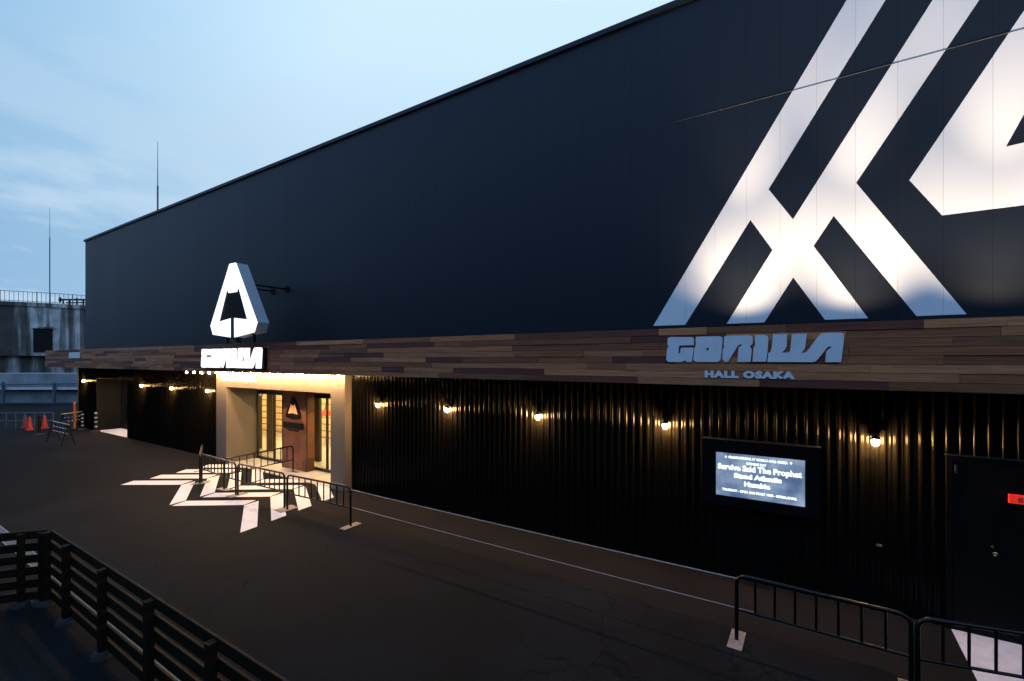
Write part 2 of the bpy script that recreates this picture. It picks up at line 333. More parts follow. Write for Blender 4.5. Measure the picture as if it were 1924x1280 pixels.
def text_mesh(txt, name='lettering', bold=.0, space=1.0):
    cu = bpy.data.curves.new(name, 'FONT'); cu.body = txt; cu.offset = bold; cu.space_character = space; cu.resolution_u = 3
    ob = bpy.data.objects.new(name, cu); col.objects.link(ob); bpy.context.view_layer.update()
    dg = bpy.context.evaluated_depsgraph_get(); me = ob.evaluated_get(dg).to_mesh()
    vs = [tuple(v.co) for v in me.vertices]; fs = [tuple(p.vertices) for p in me.polygons]
    ob.evaluated_get(dg).to_mesh_clear(); bpy.data.objects.remove(ob); bpy.data.curves.remove(cu)
    return vs, fs
def add_text(mb, txt, x0, x1, z0, z1, y, depth=.0, bold=.02, space=1.0, descend=False):
    vs, fs = text_mesh(txt, bold=bold, space=space)
    xs = [v[0] for v in vs]; zs = [v[1] for v in vs]; a, b = min(xs), max(xs); c, d = (min(zs), max(zs))
    i = len(mb.v); n = len(vs)
    for v in vs: mb.v.append((x0 + (v[0] - a) / (b - a) * (x1 - x0), y, z0 + (v[1] - c) / (d - c) * (z1 - z0)))
    for f in fs: mb.f.append(tuple(i + k for k in f))
    if depth:
        for v in vs: mb.v.append((x0 + (v[0] - a) / (b - a) * (x1 - x0), y + depth, z0 + (v[1] - c) / (d - c) * (z1 - z0)))
        for f in fs: mb.f.append(tuple(i + n + k for k in reversed(f)))
        ed = {}
        for f in fs:
            for k in range(len(f)):
                e = (f[k], f[(k + 1) % len(f)]); ed[e] = 1
        for (p, q) in ed:
            if (q, p) not in ed: mb.f.append((i + p, i + q, i + n + q, i + n + p))

# ------------------------------------------------------------------ ground
YW, YU, YB, YP = 10.4, 10.5, 9.30, 10.10
g = MB(); g.quad((-1500, -1500, 0), (1500, -1500, 0), (1500, 2500, 0), (-1500, 2500, 0))
tag(g.build('ground', asphalt, fixn=False), 'dark asphalt forecourt in front of the black hall', 'ground', kind='structure')
ap = MB(); n = 60  # paler, browner strip laid over the asphalt along the wall
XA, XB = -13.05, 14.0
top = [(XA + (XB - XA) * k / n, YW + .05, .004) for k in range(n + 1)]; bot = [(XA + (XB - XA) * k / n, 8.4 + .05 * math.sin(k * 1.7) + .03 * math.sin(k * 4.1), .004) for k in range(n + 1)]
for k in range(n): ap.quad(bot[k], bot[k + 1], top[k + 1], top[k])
tag(ap.build('ground_strip', M_strip, fixn=False), 'paler strip of ground along the foot of the black wall', 'ground_strip', kind='structure')
# drain channel (frame + bars)
gx0, gx1, gy = -24., 2., 2.93
dr = MB(); dr.box(gx0, gx1, gy - .13, gy - .10, 0, .012); dr.box(gx0, gx1, gy + .10, gy + .13, 0, .012)
x = gx0
while x < gx1: dr.box(x, x + .022, gy - .10, gy + .10, .001, .009); x += .045
tag(dr.build('drain_grating', M_grate, fixn=False), 'long steel drain grating set in the asphalt behind the timber fence', 'drain')

# ------------------------------------------------------------------ painted ground emblem
def c4(x, y): return (220 + x / 9.62, 840 + y / 9.62)
def c5(x, y): return (370 + x / 7.53, 840 + y / 7.53)
def c6(x, y): return (520 + x / 6.74, 820 + y / 6.74)
S = [[c4(65, 688), c4(300, 612), c4(1370, 608), c4(1150, 684)],
     [c4(1165, 687), c4(1410, 622), c4(1245, 965), c4(945, 1052)],
     [c4(985, 1067), c4(1250, 976), c5(835, 755), c5(662, 823)],
     [c5(668, 828), c5(873, 765), c5(852, 1128), c5(612, 1215)]]
Sw = [[onZ(*p) for p in q] for q in S]
def dw(a, b): A = onZ(*a); B = onZ(*b); return (B[0] - A[0], B[1] - A[1])
D = [dw(c4(65, 688), c4(580, 572)), dw(c5(612, 1215), c5(1060, 1048)), dw(c4(1410, 622), c4(1860, 520)), dw(c4(945, 1052), c4(1495, 892))]
d1 = (sum(q[0] for q in D) / 4, sum(q[1] for q in D) / 4)
print('emblem row step', D, d1, 'dir h', Sw[0], 'widths')
for k in range(4):
    mb = MB()
    for q in Sw: mb.quad(*[(p[0] + d1[0] * k, p[1] + d1[1] * k, .005) for p in q])
    tag(mb.build('painted_zigzag', M_paint, fixn=False),
        ['white zigzag line painted on the asphalt, farthest from the entrance', 'white zigzag line painted on the asphalt, second from the open yard',
         'white zigzag line painted on the asphalt, third in from the open yard', 'white zigzag line painted on the asphalt, nearest the lit entrance'][k], 'floor marking', 'zigzag lines painted on the asphalt')
# painted patch at the right door
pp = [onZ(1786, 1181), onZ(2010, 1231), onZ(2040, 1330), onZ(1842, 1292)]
tag(MB().quad(*[(p[0], p[1], .009) for p in pp]).build('painted_patch', M_paint, fixn=False), 'pale painted patch on the ground below the black double door', 'floor marking')

# ------------------------------------------------------------------ the hall
XL, XR, ZT = -40.07, 14.0, 12.45
hall = empty('concert_hall', (0, YU, 0), 'huge black metal-clad concert hall with a plank fascia and white chevron mural', 'building')
body = MB()
body.box(XL + .02, XR, YU + .06, 60, 3.5, ZT - .1)
body.box(XL - .80, -38.0, YW + .06, 60, 0, 3.49)
body.box(-32.6, -29.12, 11.7, 60, 0, 3.49); body.box(-38.0, -32.6, 11.75, 60, 0, 3.49)
body.box(-12.88, XR, YW + .08, 60, 0, 3.49); body.box(-29.12, -12.88, 17.2, 60, 0, 3.49)
body.build('body', M_blackm, hall)
up = MB(); x = XL; pitch = .6
k0 = math.floor(XL / pitch)
xs = [XL] + [(k + .5) * pitch for k in range(k0, 40) if XL + .05 < (k + .5) * pitch < XR] + [XR]
for a, b in zip(xs[:-1], xs[1:]):
    up.bbox(a + .0005, b - .0005, YU, YU + .05, 5.0, 9.7845, .0013); up.bbox(a + .0005, b - .0005, YU, YU + .05, 9.7855, ZT - .12, .0013)
up.build('cladding_panels', M_panel, hall)
sd = MB(); y = YU + .06
while y < 58: sd.bbox(XL - .04, XL + .01, y + .003, y + .997, 5.0, ZT - .12, .004); y += 1.
sd.build('side_cladding', M_panel, hall)
MB().box(XL - .1, XR, YU - .07, YU + .6, ZT - .12, ZT).box(XL - .1, XL + .5, YU + .6, 58, ZT - .12, ZT).build('parapet_cap', M_panel, hall)
MB().bbox(-2.6, XR, YU - .009, YU + .02, 9.779, 9.791, .002).build('joint_flashing', M_flash, hall)
MB().box(XL, XR, YU - .02, YU + .04, 5.0, 5.2).build('base_flashing', M_black, hall)
# fascia canopy
can = MB(); can.box(-43.2, XR, YB + .035, YU + .05, 4.02, 5.11); can.build('canopy_core', M_blackm, hall)
fs = MB(); rows = 8; zh = 1.11 / rows
for r_ in range(rows):
    x = -43.3 - random.uniform(0, 1.5)
    while x < XR:
        ln = random.choice([.9, 1.3, 1.8, 2.2, 2.7, 3.4]); a = max(x, -43.3); b = min(x + ln, XR); yy = YB - random.choice([0, .006, .012, .020])
        if b - a > .05: fs.box(a + .002, b - .002, yy, YB + .03, 4.01 + zh * r_ + .0035, 4.01 + zh * (r_ + 1) - .0035)
        x += ln
    y = YB + .035
    while y < 14:
        b = min(y + random.uniform(1, 3), 14); fs.box(-43.3 - random.choice([0, .006, .012]), -43.22, y + .002, b - .002, 4.01 + zh * r_ + .002, 4.01 + zh * (r_ + 1) - .002); y = b
fs.build('plank_fascia', M_wood, hall)
MB().box(-43.2, -40.2, YU + .06, 14, 4.02, 5.11).build('canopy_return', M_blackm, hall)
# ribbed lower wall
def ribs(x0, x1, z0, z1, mb):
    PT = .168
    prof = [(0, 0), (.024, 0), (.030, .002), (.036, .006), (.041, .008), (.046, .006), (.052, .002), (.058, 0), (.078, 0), (.084, .002), (.090, .009), (.098, .021), (.104, .026), (.112, .028), (.134, .028), (.142, .026), (.148, .021), (.156, .009), (.162, .002)]
    pts = []; k = math.floor(x0 / PT)
    while k * PT < x1:
        for a, b in prof:
            X = k * PT + a
            if x0 <= X <= x1: pts.append((X, YW - b))
        k += 1
    i = len(mb.v)
    for X, Y in pts: mb.v += [(X, Y, z0), (X, Y, z1)]
    for j in range(len(pts) - 1): mb.f.append((i + 2 * j, i + 2 * j + 2, i + 2 * j + 3, i + 2 * j + 1))
DL, DR_ = onY(182, 700, YW)[0], onY(240, 700, YW)[0]
PX0, PX1 = -21.83, -13.09
rb = MB()
ribs(XL - .85, DL, 0, 4.02, rb); ribs(DL, DR_, 3.35, 4.02, rb); ribs(DR_, PX0, 0, 4.02, rb); ribs(PX1, XR, 0, 4.02, rb)
rb.build('ribbed_wall', M_rib, hall, smooth=True, fixn=False)
MB().box(XL - .90, XL - .84, YW - .05, 40, 0, 4.02).build('corner_trim', M_trim, hall)
# loading bay on the left
bay = MB(); bay.box(DL, DL + .03, YW - .02, 11.6, 0, 3.35).box(DR_ - .03, DR_, YW - .02, 11.6, 0, 3.35).box(DL, DR_, 11.58, 11.62, 0, 3.35).box(DL + .03, DR_ - .03, YW - .01, 11.58, 3.30, 3.349)
bay.build('bay_lining', M_blackm, hall)
MB().box(-35.4, -34.9, 10.7, 10.95, 3.27, 3.299).build('bay_light', M_inlamp2, hall)
bf = MB().quad((DL + .03, YW, .012), (DR_ - .03, YW, .012), (DR_ - .03, 11.58, .012), (DL + .03, 11.58, .012))
bf.build('bay_floor', M_paint, hall, fixn=False)
bd = MB()
for k in range(12): bd.bbox(DL + .6, DR_ - .3, 11.545, 11.575, .06 + k * .25, .30 + k * .25, .006)
bd.build('bay_shutter', M_black, hall)
# entrance portal
ZO = 3.32; OX0, OX1 = -20.96, -13.85
po = MB(); po.box(PX0, OX0, YP, 10.6, 0, 4.01).box(OX1, PX1, YP, 10.6, 0, 4.01).box(OX0, OX1, YP, 10.6, ZO, 4.01)
po.box(PX0, OX0, 10.6, 11.5, 0, 4.0).box(OX1, PX1, 10.6, 11.5, 0, 4.0).box(OX0, OX1, 10.6, 11.5, ZO + .01, 4.0)
po.build('entrance_portal', M_portal, hall)
MB().box(PX0 - .02, PX1 + .03, YP + .27, YP + .33, 0, 4.005).build('portal_edge_trim', M_trim, hall) if False else None
MB().box(OX0, OX1, YP + .02, 11.45, .0, .014).box(-29., -13, 11.4501, 17.2, 0, .014).build('entrance_floor', M_floor, hall)
# interior
room = MB(); room.box(-29., -13., 17.0, 17.15, 0, 3.4).box(-29.1, -29., 11.5, 17.1, 0, 3.4).box(-29, -21.9, 11.45, 11.52, 0, 3.4).box(-13., -12.9, 11.5, 17.1, 0, 3.4)
room.build('foyer_walls', M_inwall, hall)
MB().box(-29, -13, 11.5, 17.1, 3.36, 3.42).build('foyer_ceiling', M_indark, hall)
for lx in (-27.5, -25.2, -22.8, -20.2, -18.2, -16.2, -14.2):
    MB().box(lx - .3, lx + .3, 13.2, 15.8, 3.30, 3.35).build('ceiling_light', M_inlamp, hall)
YG = 11.45
gf = MB()
gl = MB()
px_m = [478, 489, 504, 519, 536, 583, 600, 612, 622, 630]
gxs = [OX0 + .04, -19.6, -18.4, -15.9] + [OX1 - .04]
for a in gxs: gf.box(a - .035, a + .035, YG - .04, YG + .04, .014, ZO)
gf.box(OX0, OX1, YG - .041, YG + .041, .0145, .13).box(OX0, OX1, YG - .041, YG + .041, 2.95, ZO)
gf.build('door_frame', M_frame, hall)
gl.box(OX0 + .03, OX1 - .03, YG - .006, YG + .006, .1, 2.98); gl.build('glass_doors', M_glass, hall)
for a, b in ((-20.9, -19.95), (-18.6, -17.95), (-15.7, -15.1)):
    pass
# dark columns and wall blocks in the foyer
for a, b, y0, y1 in ((-23.6, -22.9, 12.6, 12.75), (-22.29, -21.8, 12.6, 12.75), (-18.2, -17.8, 12.4, 12.55)):
    MB().bbox(a, b, y0, y1, .014, 3.36, .02).build('foyer_column', M_indark, hall)

# small builders for things in the foyer
def shelf(x0, x1, y, label):
    e = empty('wire_shelf', ((x0 + x1) / 2, y, .014), label, 'shelf', 'wire shelves in the foyer')
    f = MB()
    for q in (x0, x1): f.box(q - .015, q + .015, y - .015, y + .015, .02, 2.6)
    f.build('frame', M_frame, e)
    s_ = MB()
    for k in range(7): s_.box(x0, x1, y - .1, y + .1, .3 + .36 * k, .32 + .36 * k)
    s_.build('shelves', M_frame, e)
    return e
shelf(-27.4, -26.6, 15.2, 'black wire shelf against the yellow foyer wall, leftmost behind the glass')
shelf(-26.1, -25.0, 15.2, 'black wire shelf against the yellow foyer wall, just left of the brown pillar')
shelf(-21.95, -20.9, 15.4, 'black wire shelf against the yellow foyer wall, right of the brown pillar')
# red pennant-like ornament
pz = MB()
for k, (h, rr) in enumerate(((1.95, .5), (2.28, .1), (2.7, .02))): pass
pz.tube([(-20.8, 14.9, 1.60), (-20.8, 14.9, 1.65), (-20.8, 14.9, 1.85), (-20.8, 14.9, 2.2)], [.36, .34, .12, .02], 14)
sp_ = pz.build('lantern_shade', M_red_item, empty('red_lantern', (-20.8, 14.9, 0), 'red cone-shaped lantern hanging inside the glass doors on the right', 'lantern'), smooth=True)
MB().tube([(-20.8, 14.9, 2.19), (-20.8, 14.9, 3.36)], .012, 6).build('cord', M_frame, sp_.parent)
def monitor(px, Y, lab):
    x, _, z = onY(px, 738, Y); e = empty('monitor', (x, Y, z), lab, 'monitor', 'monitors above the foyer doors')
    MB().bbox(x - .26, x + .26, Y, Y + .05, z - .16, z + .16, .006).build('casing', M_frame, e)
    MB().box(x - .24, x + .24, Y - .004, Y - .001, z - .14, z + .14).build('display', M_blue, e)
    MB().tube([(x, Y + .03, z + .16), (x, Y + .03, 3.36)], .015, 6).build('hanger', M_frame, e)
monitor(486, 12.0, 'small blue-lit monitor hanging above the left glass door')
monitor(600, 11.9, 'small blue-lit monitor hanging above the right glass door')

# brown pillar with emblem
PA, PB, PY = -18.24, -16.57, 11.0
pil = empty('entrance_pillar', ((PA + PB) / 2, PY, 0), 'wide brown board pillar with a black emblem standing in the entrance', 'pillar')
MB().bbox(PA, PB, PY, PY + .34, .014, ZO - .002, .012).build('column', M_pillar, pil)
MB().bbox(PA - .02, PA + .02, PY - .02, PY + .0, .02, ZO - .01, .004).bbox(PB - .02, PB + .02, PY - .02, PY + .02, .02, ZO - .01, .004).build('corner_bead', M_frame, pil)
def c3(x, y): return (385 + x / 7.754, 480 + y / 7.754)
YS = 8.72
EMB = [c3(*p) for p in ((380, 122), (465, 108), (765, 980), (725, 1120), (440, 1195), (437, 912), (632, 935), (500, 445), (475, 530), (360, 548), (335, 465), (212, 970), (386, 918), (385, 1195), (130, 1155), (92, 1025))]
HEX = [c3(*p) for p in ((380, 122), (465, 108), (765, 980), (725, 1120), (440, 1195), (385, 1195), (130, 1155), (92, 1025))]
EMBw = [onY(*p, YS) for p in EMB]; HEXw = [onY(*p, YS) for p in HEX]
# symmetrise the outline about its own axis
def sym(pts, pairs, ax):
    out = [list(p) for p in pts]
    for a, b in pairs:
        h = (abs(pts[a][0] - ax) + abs(pts[b][0] - ax)) / 2; z = (pts[a][2] + pts[b][2]) / 2
        out[a] = [ax - h, YS, z]; out[b] = [ax + h, YS, z]
    return [tuple(p) for p in out]
axh = (HEXw[7][0] + HEXw[2][0]) / 2
HEXw = sym(HEXw, ((0, 1), (7, 2), (6, 3), (5, 4)), axh); EMBw = sym(EMBw, ((0, 1), (15, 2), (14, 3), (13, 4), (12, 5), (11, 6), (10, 7), (9, 8)), axh)
zc = (HEXw[0][2] + HEXw[4][2]) / 2; hh = HEXw[0][2] - HEXw[4][2]
en = [((p[0] - axh) / hh, (p[2] - zc) / hh) for p in EMBw]; hn = [((p[0] - axh) / hh, (p[2] - zc) / hh) for p in HEXw]
def place(poly, cx, cz, s): return [(cx + p[0] * s, cz + p[1] * s) for p in poly]
pcx = (PA + PB) / 2 - .05; pcz = onY(552, 772, PY)[2] + .12
ps = .9
MB().prism([place(hn, pcx, pcz, ps)], lambda p, d: (p[0], PY - .035 + d, p[1]), .03).build('emblem_plate', M_black, pil)
hole = [en[k] for k in (5, 6, 7, 8, 9, 10, 11, 12)]
MB().prism([place([(p[0] * .95, p[1]) for p in hole], pcx, pcz, ps)], lambda p, d: (p[0], PY - .045 + d, p[1]), .008).build('amber_inlay', M_amber, pil)
MB().bbox(pcx - .66, pcx + .66, PY - .05, PY - .002, 1.70, 1.94, .008).build('name_plate', M_black, pil)
t_ = MB(); add_text(t_, 'HALL OSAKA', pcx - .38, pcx + .38, 1.57, 1.64, PY - .012, .01, .03); t_.build('small_lettering', M_black, pil, fixn=False)

# ------------------------------------------------------------------ mural
def z1(x, y): return (1180 + x / 2, y / 2)
def mw(x, y): q = onY(*z1(x, y), YU); return (q[0], q[2])
def ext(a, b, zt):  # extend line a->b up to height zt
    t = (zt - a[1]) / (b[1] - a[1]); return (a[0] + (b[0] - a[0]) * t, zt)
ZM = 11.9
Al = (mw(95, 1225), mw(822, 0)); Ar = (mw(528, 712), mw(968, 0)); Bl = (mw(620, 825), mw(1145, 0)); Br = (mw(857, 688), mw(1320, 0))
outer = [Al[0], mw(215, 1221), mw(460, 827), mw(543, 940), mw(371, 1217), mw(512, 1212), mw(621, 1043), mw(740, 1202), mw(902, 1196), mw(697, 925), mw(773, 812), mw(1084, 1188), mw(1272, 1181),
         mw(857, 688), ext(*Br, ZM), ext(*Bl, ZM), mw(620, 825), mw(528, 712), ext(*Ar, ZM), ext(*Al, ZM)]
CX = 4.75
mu = MB(); t3 = lambda p, d: (p[0], YU - .004, p[1])
mu.prism([outer], t3, 0)
emo = [mw(1057, 678), ext(mw(1057, 678), mw(1488, 40), 12.0), None]
lx = emo[1][0]
A_out = [mw(1057, 678), emo[1], (2 * CX - lx, 12.0), (2 * CX - mw(1057, 678)[0], mw(1057, 678)[1]), (2 * CX - mw(1180, 810)[0], mw(1180, 810)[1]), mw(1180, 810)]
A_in = [(2.85, 7.95), (CX - .75, 10.6), (CX - .55, 10.1), (CX + .55, 10.1), (CX + .75, 10.6), (2 * CX - 2.85, 7.95), (CX, 8.1)]
mu.prism([A_out, A_in], t3, 0)
mu.prism([[(2 * CX - p[0], p[1]) for p in outer]], lambda p, d: (p[0], YU - .005, p[1]), 0)
mm = mu.build('white_mural', M_mural, hall, fixn=False)
tag(mm, 'white chevron and emblem mural on the dark cladding')

# ------------------------------------------------------------------ wordmarks
def w1(x, y): return (1240 + x / 10.69, 615 + y / 10.69)
def w2(x, y): return (1410 + x / 10.126, 615 + y / 10.126)
def P(f, pts): return [f(*p) for p in pts]
G_ = P(w1, [(165, 240), (185, 208), (225, 200), (640, 200), (675, 212), (690, 250), (688, 362), (430, 368), (398, 380), (388, 400), (378, 525), (415, 528), (428, 425), (440, 412), (685, 410), (648, 695), (530, 698), (520, 660), (440, 698), (190, 698), (150, 675), (135, 640), (155, 430), (185, 385), (160, 360)])
O_ = P(w1, [(745, 192), (1200, 184), (1245, 197), (1262, 230), (1255, 350), (1225, 650), (1180, 698), (750, 698), (700, 680), (678, 640), (703, 420), (727, 370), (725, 215)])
Oh = [w1(965 + 28 * math.cos(t), 443 + 28 * math.sin(t)) for t in [2 * math.pi * k / 10 for k in range(10)]]
R_ = P(w1, [(1310, 178), (1810, 165), (1855, 185), (1870, 225), (1865, 330), (1805, 390), (1840, 430), (1845, 480), (1825, 695), (1560, 698), (1580, 430), (1600, 400), (1665, 350), (1600, 350), (1570, 375), (1370, 695), (1310, 695), (1265, 650), (1258, 600), (1268, 450), (1300, 380), (1285, 340), (1295, 195)])
I_ = P(w2, [(95, 152), (290, 150), (335, 180), (343, 230), (325, 480), (300, 657), (40, 657), (62, 400), (95, 335), (85, 230)])
L_ = P(w2, [(430, 140), (700, 132), (690, 370), (660, 420), (600, 485), (730, 480), (755, 455), (790, 130), (1072, 128), (1045, 370), (1020, 430), (965, 487), (1050, 480), (1100, 430), (1290, 170), (1340, 125), (1400, 110), (1730, 108), (1768, 130), (1778, 180), (1765, 330), (1722, 665), (1420, 665), (1440, 460), (1550, 372), (1475, 372), (1440, 410), (1290, 600), (1230, 655), (1180, 665), (322, 662), (345, 490), (385, 470), (405, 400)])
word = [[G_], [O_, Oh], [R_], [I_], [L_]]
ww = [[[(onY(*p, YB)[0], onY(*p, YB)[2]) for p in q] for q in let] for let in word]
ax0 = min(p[0] for l in ww for q in l for p in q); ax1 = max(p[0] for l in ww for q in l for p in q)
az0 = min(p[1] for l in ww for q in l for p in q); az1 = max(p[1] for l in ww for q in l for p in q)
print('wordmark', ax0, ax1, az0, az1)
def wordmesh(x0, x1, z0, z1_, y, depth):
    mb = MB()
    for let in ww:
        mb.prism([[(x0 + (p[0] - ax0) / (ax1 - ax0) * (x1 - x0), z0 + (p[1] - az0) / (az1 - az0) * (z1_ - z0)) for p in q] for q in let], lambda p, d: (p[0], y + d, p[1]), depth)
    return mb
wl = wordmesh(ax0, ax1, az0, az1, YB - .045, .028).build('fascia_wordmark', M_letter, hall); tag(wl, 'pale unlit GORILLA wordmark on the wooden fascia')
hl = MB(); add_text(hl, 'HALL OSAKA', -1.50, -.045, 4.160, 4.294, YB - .04, .022, .075, 1.16)
tag(hl.build('fascia_subtitle', M_letter, hall, fixn=False), 'pale unlit HALL OSAKA lettering on the wooden fascia')
# small white notice at the fascia's left end
nx, _, nz = onY(141, 668, YB)
MB().box(nx - 1.0, nx + 1.0, YB - .04, YB - .016, nz - .17, nz + .19).build('fascia_notice', M_letter, hall)

# projecting emblem sign
es = empty('emblem_sign', (axh, YS, HEXw[4][2]), 'tall white lit emblem box sign standing above the fascia over the entrance', 'sign')
hx = [(p[0], p[2]) for p in HEXw]
MB().prism([hx], lambda p, d: (p[0], YS + .02 + d, p[1]), .40).build('cabinet', M_whitep, es)
def inset(poly, s): cx, cz = axh, zc; return [(cx + (p[0] - cx) * s, cz + (p[1] - cz) * s) for p in poly]
MB().prism([inset(hx, .985)], lambda p, d: (p[0], YS + .008 + d, p[1]), .011).build('backing_plate', M_door, es)
MB().prism([[(p[0], p[2]) for p in EMBw]], lambda p, d: (p[0], YS - .03 + d, p[1]), .037).build('lit_face', M_white_e, es)
zb = HEXw[4][2]
MB().bbox(axh - .09, axh + .09, YS - .045, YS - .005, zb - .12, zb + .70, .01).build('centre_stem', M_black, es)
MB().bbox(axh - .09, axh + .09, YS + .05, YS + .25, 5.11, zb + .06, .01).build('support_post', M_black, es)
for q in (-.95, .95): MB().bbox(axh + q - .05, axh + q + .05, YS + .2, YS + .30, 5.11, zb + .25, .01).build('support_post', M_black, es)
az_ = onY(503, 530, YS + .42)[2]
for dx in (.5, -.5):
    for dz in (0,): MB().tube([(axh + dx, YS + .40, az_ + dz), (axh + dx, YU - .06, az_ + dz)], .03, 8).build('bracket_arm', M_door, es, smooth=True)
for q in (-.5, .5): MB().bbox(axh + q - .12, axh + q + .12, YU - .05, YU - .03, az_ - .12, az_ + .12, .006).build('wall_plate', M_door, es)

# lit wordmark sign
YQ = 9.12
sx0, sx1 = onY(377.5, 670, YQ)[0], onY(491.8, 670, YQ)[0]
ws = empty('wordmark_sign', ((sx0 + sx1) / 2, YQ, 4.1), 'white lit GORILLA channel-letter sign on the fascia above the entrance', 'sign')
wordmesh(sx0, sx1, 4.175, 4.95, YQ, .03).build('lit_letters', M_white_e, ws)
wordmesh(sx0 + .01, sx1 - .01, 4.180, 4.945, YQ + .031, .032).build('letter_returns', M_trim, ws)
MB().bbox(sx0 + .02, sx1 + .05, YQ + .06, YB - .014, 4.13, 4.93, .01).build('backing_box', M_door, ws)
hx0, hx1 = onY(417, 710, YQ)[0], onY(480, 710, YQ)[0]
hs = empty('subtitle_sign', ((hx0 + hx1) / 2, YQ, 3.6), 'small white lit HALL OSAKA sign hanging under the fascia', 'sign')
t_ = MB(); add_text(t_, 'HALL OSAKA', hx0, hx1, 3.675, 3.905, YQ, .04, .06, 1.12); t_.build('lit_letters', M_white_e, hs, fixn=False)
MB().box(hx0, hx1, YQ + .045, YQ + .065, 3.71, 3.74).box(hx0, hx1, YQ + .045, YQ + .065, 3.84, 3.87).box(hx0 + .4, hx0 + .44, YQ + .066, YQ + .1, 3.7, 4.3).box(hx1 - .44, hx1 - .4, YQ + .066, YQ + .1, 3.7, 4.3).build('hanging_frame', M_black, hs)

# ------------------------------------------------------------------ bulbs under the canopy
def bulb_proto():
    e = empty('soffit_bulb', (0, 0, 4.01), 'x', 'light bulb', 'globe bulbs under the canopy above the entrance')
    MB().tube([(0, 0, 4.012), (0, 0, 3.975)], .02, 8).build('socket', M_black, e, smooth=True)
    MB().ball((0, 0, 3.935), .038, 12, 8).build('bulb', M_string, e, smooth=True)
    return e
bp = bulb_proto(); first = True
rk = ['front row', 'back row']
ORD = 'first second third fourth fifth sixth seventh eighth ninth tenth eleventh twelfth thirteenth fourteenth fifteenth sixteenth'.split()
for r_, (yy, n0) in enumerate(((YB + .16, 16), (9.88, 16))):
    for k in range(n0):
        X = -(4.0355 - 1.5906 - .0726 * k) * 9.45 - (0. if r_ == 0 else .3)
        o = bp if first else copy_tree(bp); first = False
        o.location = (X, yy, 4.01)
        o['label'] = f'small warm globe bulb under the canopy, {ORD[k]} from the left in the {rk[r_]}'

# ------------------------------------------------------------------ wall lamps
def lamp_proto():
    e = empty('wall_lamp', (0, 0, 0), 'x', 'wall lamp', 'caged wall lamps along the ribbed wall')
    MB().tube([(0, .145, .06), (0, .10, .06)], .065, 14).build('wall_plate', M_black, e, off=(0, 0, 0), smooth=True)
    MB().tube([(0, .12, .06), (0, .06, .10), (0, .02, .10), (0, 0, .08), (0, 0, .04)], [.018, .018, .018, .03, .05], 10).build('arm', M_black, e, off=(0, 0, 0), smooth=True)
    MB().tube([(0, 0, .095), (0, 0, .09), (0, 0, .055), (0, 0, .026), (0, 0, .028), (0, 0, .05)], [.01, .03, .06, .082, .076, .05], 18, cap=False).build('cap', M_black, e, off=(0, 0, 0), smooth=True)
    MB().ball((0, 0, -.025), .054, 14, 10, 1.2).build('bulb', M_warm, e, off=(0, 0, 0), smooth=True)
    c = MB()
    for k in range(4):
        a = k * math.pi / 2 + .4; ca, sa = math.cos(a), math.sin(a)
        c.tube([(.07 * ca, .07 * sa, .045), (.075 * ca, .075 * sa, -.03), (.05 * ca, .05 * sa, -.09), (0, 0, -.115)], .003, 5)
    c.tube([(.075 * math.cos(t), .075 * math.sin(t), -.02) for t in [2 * math.pi * k / 16 for k in range(17)]], .003, 5, cap=False)
    c.build('cage', M_black, e, off=(0, 0, 0), smooth=True)
    return e
lp = lamp_proto(); first = True
LAMPS = [(1645, 828, 'lit caged lamp on the ribbed wall right of the screen'), (1250, 798, 'lit caged lamp on the ribbed wall just left of the screen'),
         (1010, 782, 'lit caged lamp on the ribbed wall, midway between portal and screen'), (840, 769, 'lit caged lamp on the ribbed wall, second to the right of the portal'),
         (710, 760, 'lit caged lamp on the ribbed wall, first to the right of the portal'), (389, 734, 'lit caged lamp on the ribbed wall, first to the left of the portal'),
         (322, 729, 'lit caged lamp on the ribbed wall, second to the left of the portal'), (265.6, 724, 'lit caged lamp on the ribbed wall just right of the dark loading bay'),
         (157, 715, 'lit caged lamp at the far left corner of the wall, left of the loading bay')]
for px, py, lab in LAMPS:
    X, _, z = onY(px, py, YW - .165)
    o = lp if first else copy_tree(lp); first = False
    o.location = (X, YW - .165, z); o['label'] = lab

# ------------------------------------------------------------------ mural floodlights on the canopy
def flood_proto():
    e = empty('floodlight', (0, 0, 5.12), 'x', 'floodlight', 'floodlights on top of the canopy')
    MB().bbox(-.05, .05, -.04, .04, 5.112, 5.14, .004).build('base', M_black, e, off=(0, 0, 5.12))
    return e
SPOTX = [-.95, .95, 2.85, 4.75, 6.65, 8.55, 10.45]
fp = None
for k, X in enumerate(SPOTX):
    if fp is None:
        fp = flood_proto(); o = fp
        for size, blend, en, tilt in ((116, 1., 240, .48), (84, 1., 230, .34), (38, 1., 2000, .10)):
            ld = bpy.data.lights.new('flood_beam', 'SPOT'); ld.energy = en; ld.color = (1., .79, .54); ld.spot_size = R(size); ld.spot_blend = blend; ld.shadow_soft_size = .04
            lo = bpy.data.objects.new('flood_beam', ld); col.objects.link(lo); lo.parent = fp; lo.location = (0, 0, .085)
            d = Vector((0, tilt, 1.)).normalized(); lo.rotation_euler = d.to_track_quat('-Z', 'Y').to_euler()
        h = MB().box(-.09, .09, -.06, .05, 5.14, 5.165); h.build('housing', M_black, fp, off=(0, 0, 5.12))
    else: o = copy_tree(fp)
    o.location = (X, YU - 1.08, 5.12)
    o['label'] = f'low black floodlight on the canopy below the white mural, {ORD[k]} from the left'

